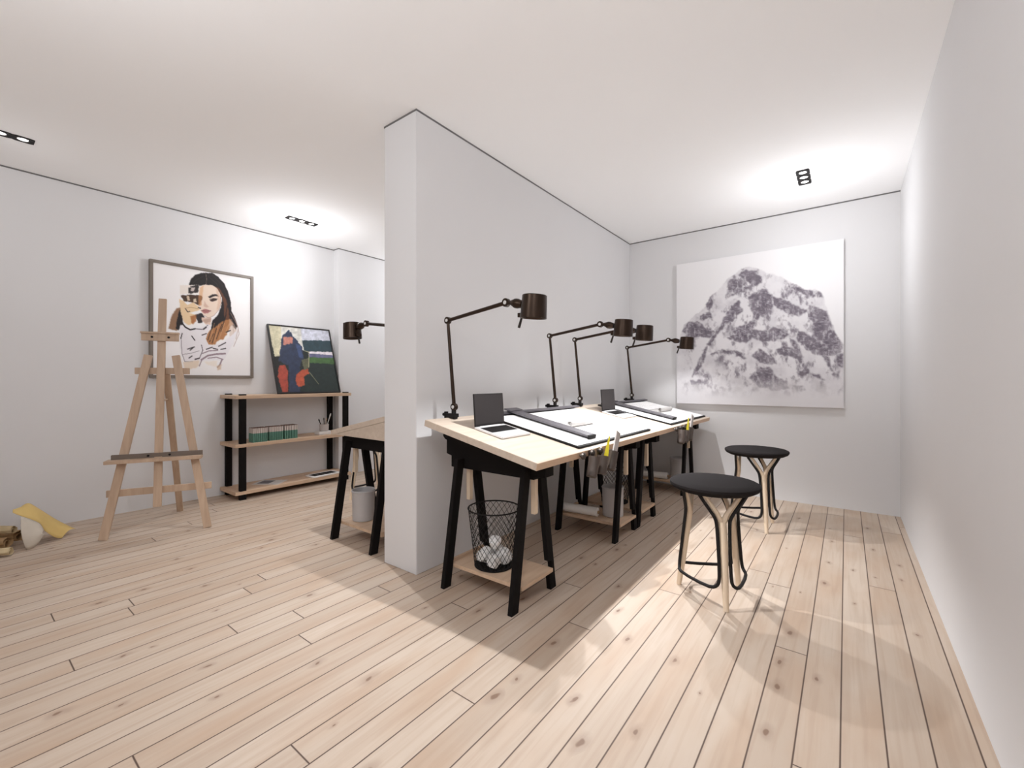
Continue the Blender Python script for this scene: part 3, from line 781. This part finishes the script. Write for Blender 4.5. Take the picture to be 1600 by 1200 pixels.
F([(440, 560), (505, 545), (540, 600), (505, 640), (470, 640)], DK, .9, 1, 5)
F([(500, 585), (590, 585), (586, 660), (545, 655), (505, 620)], (.84, .74, .68), soft=1)
F([(482, 290), (520, 272), (600, 275), (650, 310), (676, 370), (684, 440), (662, 512), (615, 568), (565, 590), (520, 565), (485, 515), (472, 400)], SK, soft=1, wob=2)
F([(485, 300), (520, 280), (510, 380), (500, 420), (478, 400)], (.84, .66, .50), .7, 2)
F([(560, 388), (600, 366), (640, 362), (668, 386), (625, 380), (575, 402)], (.14, .10, .10), soft=1)
F([(572, 418), (610, 404), (648, 408), (640, 422), (610, 432), (588, 430)], (.22, .15, .13), soft=1)
cv.line([(575, 412), (612, 402), (650, 408)], 4, DK, .8)
F([(528, 430), (545, 460), (572, 484), (545, 492), (520, 480)], (.80, .67, .60), .9, 2)
F([(498, 520), (525, 505), (552, 508), (592, 522), (560, 546), (525, 548)], (.68, .46, .45), soft=1)
cv.line([(500, 522), (545, 524), (588, 523)], 4, (.35, .18, .18), .9)
F([(640, 300), (672, 370), (684, 440), (664, 500), (640, 520), (655, 430), (640, 350)], (.80, .66, .57), .6, 3)
F([(505, 610), (590, 590), (585, 625), (540, 640)], (.68, .56, .50), .7, 2, 4)
cv.line([(540, 165), (548, 215), (544, 268)], 4, (.55, .45, .42), .8)
for p in ([(560, 190), (640, 260), (690, 360)], [(600, 180), (690, 270), (735, 380)], [(520, 190), (450, 230), (410, 270)]): cv.line(p, 4, (.30, .22, .20), .5)
for p in ([(620, 640), (585, 800)], [(665, 640), (620, 820)], [(715, 640), (665, 790)], [(760, 640), (720, 740)]): cv.line(p, 7, (.80, .62, .46), .55)
cv.line([(676, 380), (686, 440), (664, 510), (616, 568), (566, 590), (520, 566)], 4, (.45, .32, .26), .6)
F([(298, 280), (480, 275), (478, 355), (300, 365)], (.90, .865, .835), soft=1, wob=3)
F([(372, 305), (430, 285), (478, 278), (470, 345), (430, 350), (400, 365), (372, 345)], DK, .9, 1, 12)
F([(405, 300), (440, 300), (430, 335), (400, 335)], (.82, .76, .74), .9, 1, 6)
F([(305, 378), (400, 372), (500, 376), (508, 415), (470, 465), (420, 445), (330, 432)], (.24, .155, .10), .95, 1, 9)
F([(360, 385), (385, 380), (395, 425), (370, 430)], (.85, .76, .66), .9, 1, 5)
F([(425, 410), (450, 405), (455, 440), (430, 445)], (.86, .79, .70), .9, 1, 4)
F([(470, 372), (505, 380), (500, 470), (470, 480)], (.72, .49, .31), .7, 2, 5)
F([(292, 410), (335, 432), (372, 470), (420, 440), (470, 480), (486, 515), (440, 528), (390, 545), (440, 560), (425, 640), (388, 662), (340, 640), (312, 560), (300, 480)], (.885, .775, .625), soft=1, wob=3)
F([(395, 575), (455, 555), (450, 620), (420, 655), (405, 640)], (.62, .38, .20), .85, 2, 5)
cv.line([(352, 505), (372, 535), (392, 528)], 8, DK, .9); cv.line([(472, 492), (490, 498)], 11, DK, .9); cv.line([(345, 500), (400, 490), (470, 505)], 4, (.55, .38, .25), .8)
F([(305, 655), (345, 680), (400, 705), (470, 690), (560, 650), (588, 665), (560, 730), (540, 790), (565, 842), (625, 852), (700, 820), (790, 745), (835, 700), (800, 830), (745, 920), (705, 1000), (640, 992), (520, 1000), (455, 1012), (350, 1012), (312, 945), (290, 800)], (.895, .88, .895), soft=1, wob=4)
cv.line([(318, 640), (350, 680), (395, 705), (440, 695)], 14, DK, .95); cv.line([(440, 695), (510, 700), (560, 660)], 6, DK, .8)
for p in ([(320, 740), (308, 790)], [(410, 765), (438, 805)], [(370, 890), (435, 868)], [(395, 900), (430, 870)], [(505, 755), (545, 740)], [(520, 700), (545, 680)], [(385, 975), (412, 955)], [(440, 985), (480, 975)], [(545, 890), (600, 870)], [(610, 880), (650, 890)], [(660, 860), (725, 825)], [(680, 890), (725, 880)], [(730, 725), (770, 708)], [(285, 640), (290, 665)]): cv.line(p, 10, DK, .9)
cv.line([(330, 940), (400, 930), (480, 905)], 4, (.35, .30, .33), .8); cv.line([(500, 850), (512, 900), (480, 980), (440, 990)], 7, (.25, .19, .22), .85)
cv.line([(310, 800), (318, 930), (345, 1010), (420, 1008)], 5, (.30, .24, .26), .8)
for p, w in (([(500, 990), (560, 950), (640, 935), (720, 930)], 16), ([(510, 930), (570, 905), (650, 900)], 10), ([(690, 990), (670, 1040), (650, 1060)], 14), ([(500, 1000), (480, 1050)], 10), ([(560, 975), (640, 965), (700, 985)], 9)): cv.line(p, w, (.50, .41, .45), .8)
F([(330, 1015), (480, 995), (470, 1062), (350, 1095)], (.87, .79, .70), .8, 3, 8); F([(520, 1010), (650, 1000), (640, 1060), (560, 1040)], (.91, .865, .81), .7, 3, 6); F([(640, 1050), (690, 1035), (680, 1080), (650, 1090)], (.80, .69, .58), .7, 3, 6)
o = cv.build('print', 'portrait_print', t, -.022); o.location = (0, 0, fw - .002)
MB().box(-W_ / 2 + fw - .003, W_ / 2 - fw + .003, -.0215, -.001, fw - .003, H_ - fw + .003).build('backing', 'canvas_edge', t)

# ------------------------------------------------------------------ painting leaning on the bookshelf (a plain colour-field canvas)
SHT = 1.008                                            # upper face of the shelf's top board
t = thing('leaning_painting', 'black framed painting in blue, orange and green leaning on the bookshelf top', 'picture', (-2.717, .800, SHT + .0035), (R(-18.4), 0, R(90)))
W_, H_ = .716, .792; fw = .014
fr = MB()
for x0, x1, z0, z1 in ((-W_ / 2, -W_ / 2 + fw, 0, H_), (W_ / 2 - fw, W_ / 2, 0, H_), (-W_ / 2 + fw, W_ / 2 - fw, 0, fw), (-W_ / 2 + fw, W_ / 2 - fw, H_ - fw, H_)):
    fr.box(x0, x1, -.016, .010, z0, z1)
fr.build('frame', 'blackframe', t, bevel=.001)
cv = Canvas(W_ - 2 * fw + .004, H_ - 2 * fw + .004, 176, 190, [(140, 152), (880, 215), (1045, 985), (295, 998)], (.10, .13, .12))
F = cv.fill
F([(130, 140), (330, 160), (330, 540), (230, 550)], (.74, .71, .60), 1, 2, 8)
F([(290, 150), (560, 180), (590, 470), (320, 470)], (.76, .75, .72), 1, 2, 8)
F([(530, 170), (900, 200), (910, 350), (560, 345)], (.74, .745, .79), 1, 2, 6)
F([(560, 340), (910, 340), (945, 490), (590, 475)], (.15, .23, .26), 1, 2, 8)
F([(640, 480), (950, 485), (955, 530), (650, 505)], (.82, .79, .81), 1, 1, 4)
F([(640, 505), (955, 528), (965, 565), (650, 555)], (.36, .36, .47), 1, 1, 4)
F([(640, 555), (965, 560), (975, 645), (660, 625)], (.25, .37, .20), 1, 2, 8)
F([(650, 625), (980, 640), (1060, 1000), (560, 1000)], (.11, .155, .145), 1, 2, 6)
F([(215, 540), (300, 545), (300, 820), (260, 1000), (240, 820)], (.09, .09, .08), 1, 2, 8)
F([(310, 280), (400, 215), (450, 290), (560, 420), (585, 560), (540, 640), (560, 1000), (420, 1000), (400, 660), (280, 600), (300, 400)], (.155, .19, .28), 1, 2, 14, 5)
F([(330, 300), (440, 300), (450, 380), (330, 400)], (.76, .49, .42), .9, 3, 14, 7)
F([(480, 380), (540, 410), (580, 560), (530, 560)], (.22, .28, .42), .9, 3, 8)
F([(290, 660), (360, 650), (395, 720), (410, 990), (340, 990), (270, 800)], (.60, .25, .19), 1, 2, 10, 9)
F([(500, 770), (560, 720), (640, 690), (660, 760), (600, 800), (610, 910), (530, 930), (490, 850)], (.66, .30, .20), 1, 2, 10, 11)
F([(560, 590), (650, 560), (660, 680), (600, 720)], (.36, .36, .27), .9, 2, 10, 13)
cv.line([(590, 470), (650, 490), (650, 680)], 9, (.62, .60, .48), .8); cv.line([(660, 740), (780, 890)], 9, (.50, .49, .38), .8)
nn = cv.noise(30, 4, 41); cv.C = np.clip(cv.C * (.82 + .36 * nn[..., None]), 0, 1)
o = cv.build('canvas', 'colour_field_canvas', t, -.009); o.location = (0, 0, fw - .002)
MB().box(-W_ / 2 + fw - .003, W_ / 2 - fw + .003, -.0085, .008, fw - .003, H_ - fw + .003).build('backing', 'canvas_edge', t)

# ------------------------------------------------------------------ bookshelf
BX0, BX1, BY0, BY1 = -2.975, -2.596, .000, 1.226
t = thing('bookshelf', 'low pale wood bookshelf with black square posts against the left wall', 'bookshelf', (-2.785, .613, 0))
bt = [.084, .540, SHT]; bth = .033
for z in bt:
    MB().box(BX0, BX1, BY0, BY1, z - bth, z).build('shelf_board', 'pine_x', t, bevel=.0015, X=Matrix.Translation((2.785, -.613, 0)))
for x in (-2.955, -2.618):
    for y in (.0695, 1.1640):
        mb = MB(); e = .0005
        for a, b in ((0, bt[0] - bth - e), (bt[0] + e, bt[1] - bth - e), (bt[1] + e, bt[2] - bth - e), (bt[2] + e, bt[2] + .012)):
            mb.box(x - .020, x + .020, y - .0275, y + .0275, a, b)
        mb.build('post', 'black', t, X=Matrix.Translation((2.785, -.613, 0)))

# books: three rows of eight on the middle board
def make_book(label, group):
    t = thing('slim_book', label, 'book', group=group)
    MB().box(0, .108, -.0058, .0058, 0, .088).box(0, .002, -.0058, .0058, .088, .136).build('lower_cover', 'book_green', t, bevel=.0008)
    MB().box(.0021, .108, -.0059, .0059, .0885, .1385).build('upper_cover', 'book_white', t, bevel=.0008)
    MB().box(.003, .107, -.005, .005, .1386, .1425).build('page_edges', 'book_top', t)
    return t
rows = ['leftmost row of slim books', 'middle row of slim books', 'rightmost row of slim books']
b0 = None
for r in range(3):
    lab = ('slim half white half green book in the %s on the middle shelf' % ['leftmost row', 'middle row', 'rightmost row'][r])
    for k in range(8):
        loc = (-2.722 - .012 * r + random.uniform(-.002, .002), .172 + r * .1585 + k * .0172, .5405)
        if b0 is None: b0 = make_book(lab, rows[r]); b0.location = loc
        else: dup(b0, loc, label=lab, group=rows[r])

# white box, glass of brushes, sheet and paint tray
o = tag(MB().box(-.055, .055, -.085, .085, 0, .034).build('white_box', 'whiteplastic', bevel=.004), 'flat white box under the brush pot on the middle shelf', 'box'); o.location = (-2.730, .964, .5405)
t = thing('brush_pot', 'grey white pot standing on the flat white box', 'pot', (-2.735, .968, .5750))
MB().lathe([(.0001, 0), (.044, 0), (.047, .004), (.050, .080), (.047, .080), (.044, .006), (.0001, .005)], 28, close=False).build('body', 'cardgrey', t)
for k, (x, y, dx, dy, h, m, lb) in enumerate(((.01, .020, .02, .055, .195, 'whiteplastic', 'tall white brush leaning right in the pot on the middle shelf'),
                                          (-.01, -.02, -.01, -.045, .135, 'black', 'short black brush leaning left in the pot on the middle shelf'),
                                          (.015, -.004, .01, -.012, .150, 'steel', 'dark steel coloured brush upright in the pot on the middle shelf'),
                                          (-.008, .012, -.01, .030, .140, 'easel', 'wooden handled brush between the others in the pot on the middle shelf'))):
    b = thing('paint_brush', lb, 'brush', (-2.735 + x * .6, .968 + y * .6, .5802), group='brushes in the pot')
    MB().tube([(0, 0, 0), (dx * .8, dy * .8, h * .8)], [.003, .005], 8).build('shaft', m, b)
    MB().tube([(dx * .8, dy * .8, h * .8), (dx * .9, dy * .9, h * .9), (dx, dy, h)], [.0055, .0085, .003], 8).build('bristles', m, b)
o = tag(MB().box(-.135, .135, -.105, .105, 0, .0016).box(-.10, .02, -.07, .075, .0017, .0022, 1).build('drawing_paper', ['paper_grey', 'ruler'], smooth=False), 'loose white sheet with a grey drawing on the lowest shelf', 'paper')
o.location = (-2.790, .400, .0845); o.rotation_euler = (0, 0, R(38))
t = thing('paint_tray', 'white rounded tray with black pans on the lowest shelf', 'tray', (-2.690, .930, .0845), (0, 0, R(4)))
def rrect(w, h, r, z, n=6):
    p = []
    for cx, cy, a0 in ((w - r, h - r, 0), (-w + r, h - r, 90), (-w + r, -h + r, 180), (w - r, -h + r, 270)):
        p += [(cx + r * math.cos(R(a0 + 90 * i / n)), cy + r * math.sin(R(a0 + 90 * i / n)), z) for i in range(n + 1)]
    return p
MB().prism(rrect(.088, .170, .04, 0), rrect(.094, .176, .045, .014)).build('rim', 'whiteplastic', t, bevel=.002)
for k in range(4):
    y = -.105 + k * .07
    MB().box(-.055, .055, y - .031, y + .031, .0142, .0165).build('pan', 'laptop_key', t, bevel=.001)

# ------------------------------------------------------------------ easel
AX = Vector((.4376, .8992, 0)); NX = Vector((.8992, -.4376, 0))
t = thing('easel', 'tall pale wooden A-frame easel standing in front of the framed sketch', 'easel', (-2.096, -.7135, 0))
P = lambda u, n, z: AX * u + NX * n + Vector((0, 0, z))
lean = .10
Q = lambda u, z, off=0.0: P(u, -lean * z + off, z)     # a point in the leaning front plane
for s in (-1, 1):
    MB().bar(Q(s * .313, 0.002), Q(s * .085, 1.348), .052, .024, AX).build('front_leg', 'easel', t, bevel=.0015)
MB().bar(Q(0, .205, .028), Q(0, 1.790, .028), .050, .022, AX).build('mast', 'easel', t, bevel=.0015)
MB().bar(P(.022, -.628, .002), P(.022, -.150, 1.235), .044, .024, AX).build('back_leg', 'easel', t, bevel=.0015)
MB().bar(Q(-.170, 1.226, -.026), Q(.172, 1.226, -.026), .050, .022, (0, 0, 1)).build('upper_crossbar', 'easel', t, bevel=.0015)
MB().bar(Q(-.310, .320, -.026), Q(.330, .320, -.026), .050, .022, (0, 0, 1)).build('lower_crossbar', 'easel', t, bevel=.0015)
tr = MB().bar(Q(-.300, .560, .050), Q(.275, .560, .050), .024, .095, (0, 0, 1)).build('tray', 'easel', t, bevel=.0015)
MB().bar(Q(-.275, .586, .030), Q(.275, .586, .030), .040, .020, (0, 0, 1)).build('tray_back_strip', 'easel_dark', tr, bevel=.001)
for u in (-.06, .07): MB().cyl(Q(u, .588, .040), Q(u, .588, .046), .008, n=12).build('bolt', 'blackmetal', tr)
cl = MB().bar(Q(-.118, 1.485, .053), Q(.112, 1.485, .053), .056, .024, (0, 0, 1)).bar(Q(-.122, 1.518, .060), Q(.116, 1.518, .060), .014, .040, (0, 0, 1)).build('canvas_clamp', 'easel', t, bevel=.0015)
for u in (-.052, .050): MB().cyl(Q(u, 1.485, .064), Q(u, 1.485, .070), .008, n=12).build('bolt', 'blackmetal', cl)
MB().cyl(P(.012, -.24, 1.00), P(.012, -.10, 1.00), .008, n=10).build('strut', 'easel', t)

# ------------------------------------------------------------------ papers on the floor at the left
def smooth_curve(pts, k=6):
    pts = [Vector(p) for p in pts]; out = []
    for i in range(len(pts) - 1):
        p0, p1, p2, p3 = pts[max(i - 1, 0)], pts[i], pts[i + 1], pts[min(i + 2, len(pts) - 1)]
        for j in range(k):
            u = j / k
            out.append(.5 * (2 * p1 + (p2 - p0) * u + (2 * p0 - 5 * p1 + 4 * p2 - p3) * u * u + (3 * p1 - p0 - 3 * p2 + p3) * u ** 3))
    return out + [pts[-1]]
t = thing('curled_paper', 'curled sheet of yellow paper with a cream inside, arched up from the floor', 'paper', (-2.55, -1.27, 0))
off = Vector((2.55, 1.27, 0))
eb = smooth_curve([(-2.62, -1.397, .226), (-2.63, -1.361, .254), (-2.64, -1.322, .272), (-2.64, -1.275, .226), (-2.64, -1.188, .126), (-2.64, -1.115, .054), (-2.645, -1.078, .022)])
ef = smooth_curve([(-2.46, -1.408, .258), (-2.46, -1.373, .228), (-2.46, -1.320, .189), (-2.46, -1.281, .150), (-2.47, -1.262, .100), (-2.49, -1.212, .034), (-2.51, -1.168, .008), (-2.535, -1.112, .026)])
rows_ = []
for j in range(9):
    f = j / 8
    rows_.append([a.lerp(b, f) + off + Vector((0, 0, .022 * math.sin(math.pi * f))) for a, b in zip(eb, ef)])
MB().grid(rows_).build('yellow_outside', 'yellowpaper', t, solid=.0015)
et = smooth_curve([(-2.458, -1.372, .224), (-2.458, -1.320, .186), (-2.458, -1.283, .150), (-2.462, -1.264, .104)])
eb2 = smooth_curve([(-2.405, -1.352, .004), (-2.400, -1.338, .003), (-2.415, -1.300, .020), (-2.440, -1.262, .078)])
rows_ = []
for j in range(9):
    f = j / 8
    rows_.append([a.lerp(b, f) + off + Vector((.030 * math.sin(math.pi * f), -.012 * math.sin(math.pi * f), 0)) for a, b in zip(et, eb2)])
MB().grid(rows_).build('cream_inside', 'creampaper', t, solid=.0015)

def floor_roll(label, p, q, r, m, seed):
    rr = random.Random(seed); d = (Vector(q) - Vector(p)); n = 22
    mb = MB(); rings = []
    d.normalize(); u = Vector((0, 0, 1)); w = d.cross(u).normalized()
    rows = []
    for i in range(12):
        f = i / 11; c = Vector(p).lerp(Vector(q), f); row = []
        for j in range(n + 9):
            th = 2 * math.pi * j / n; k = r * (1 - .018 * j) * (1 + .10 * math.sin(3 * th + seed + 3 * f)) * (1 + .05 * math.sin(9 * f + seed))
            if i in (0, 11): k *= 1 + rr.uniform(-.10, .10)
            z = max(c.z + math.sin(th) * k, .003)
            row.append(c + w * math.cos(th) * k + u * (z - c.z))
        rows.append(row)
    o = mb.grid(rows).build('kraft_roll', m, solid=.0012)
    return tag(o, label, 'paper roll', 'brown paper rolls on the floor')
floor_roll('pale brown paper roll lying highest on the heap by the left wall', (-2.82, -1.65, .125), (-2.565, -1.395, .115), .030, 'kraft_pale', 1)
floor_roll('dark brown paper roll on the floor beside the curled yellow sheet', (-2.76, -1.72, .050), (-2.500, -1.425, .048), .044, 'kraft', 2)
floor_roll('golden brown paper roll lying against the left wall behind the heap', (-2.90, -1.60, .050), (-2.640, -1.360, .048), .046, 'kraft', 4)
floor_roll('loose pale gold paper roll at the front of the floor heap', (-2.56, -1.72, .030), (-2.335, -1.425, .028), .027, 'kraft_pale', 6)

# ------------------------------------------------------------------ camera
cam = bpy.data.cameras.new('camera'); co = bpy.data.objects.new('camera', cam); COL.objects.link(co)
co.location = (2.0186, -1.7130, 1.150); co.rotation_euler = (math.pi / 2, 0, .6518)
cam.sensor_width = 36; cam.lens = 36 * 683.82 / 1600; cam.shift_y = (594.94 - 600) / 1600
cam.clip_start = .05; SC.camera = co

# ------------------------------------------------------------------ world, colour management
w = bpy.data.worlds.new('world'); SC.world = w; w.use_nodes = True
w.node_tree.nodes['Background'].inputs[0].default_value = (.8, .85, .9, 1)
w.node_tree.nodes['Background'].inputs[1].default_value = .3
vs = SC.view_settings; vs.view_transform = 'Standard'; vs.look = 'None'; vs.gamma = 1; vs.use_curve_mapping = False
vs.exposure = 0.58
SC.cycles.max_bounces = 12; SC.cycles.diffuse_bounces = 8; SC.cycles.use_denoising = True
SC.cycles.sample_clamp_indirect = 6
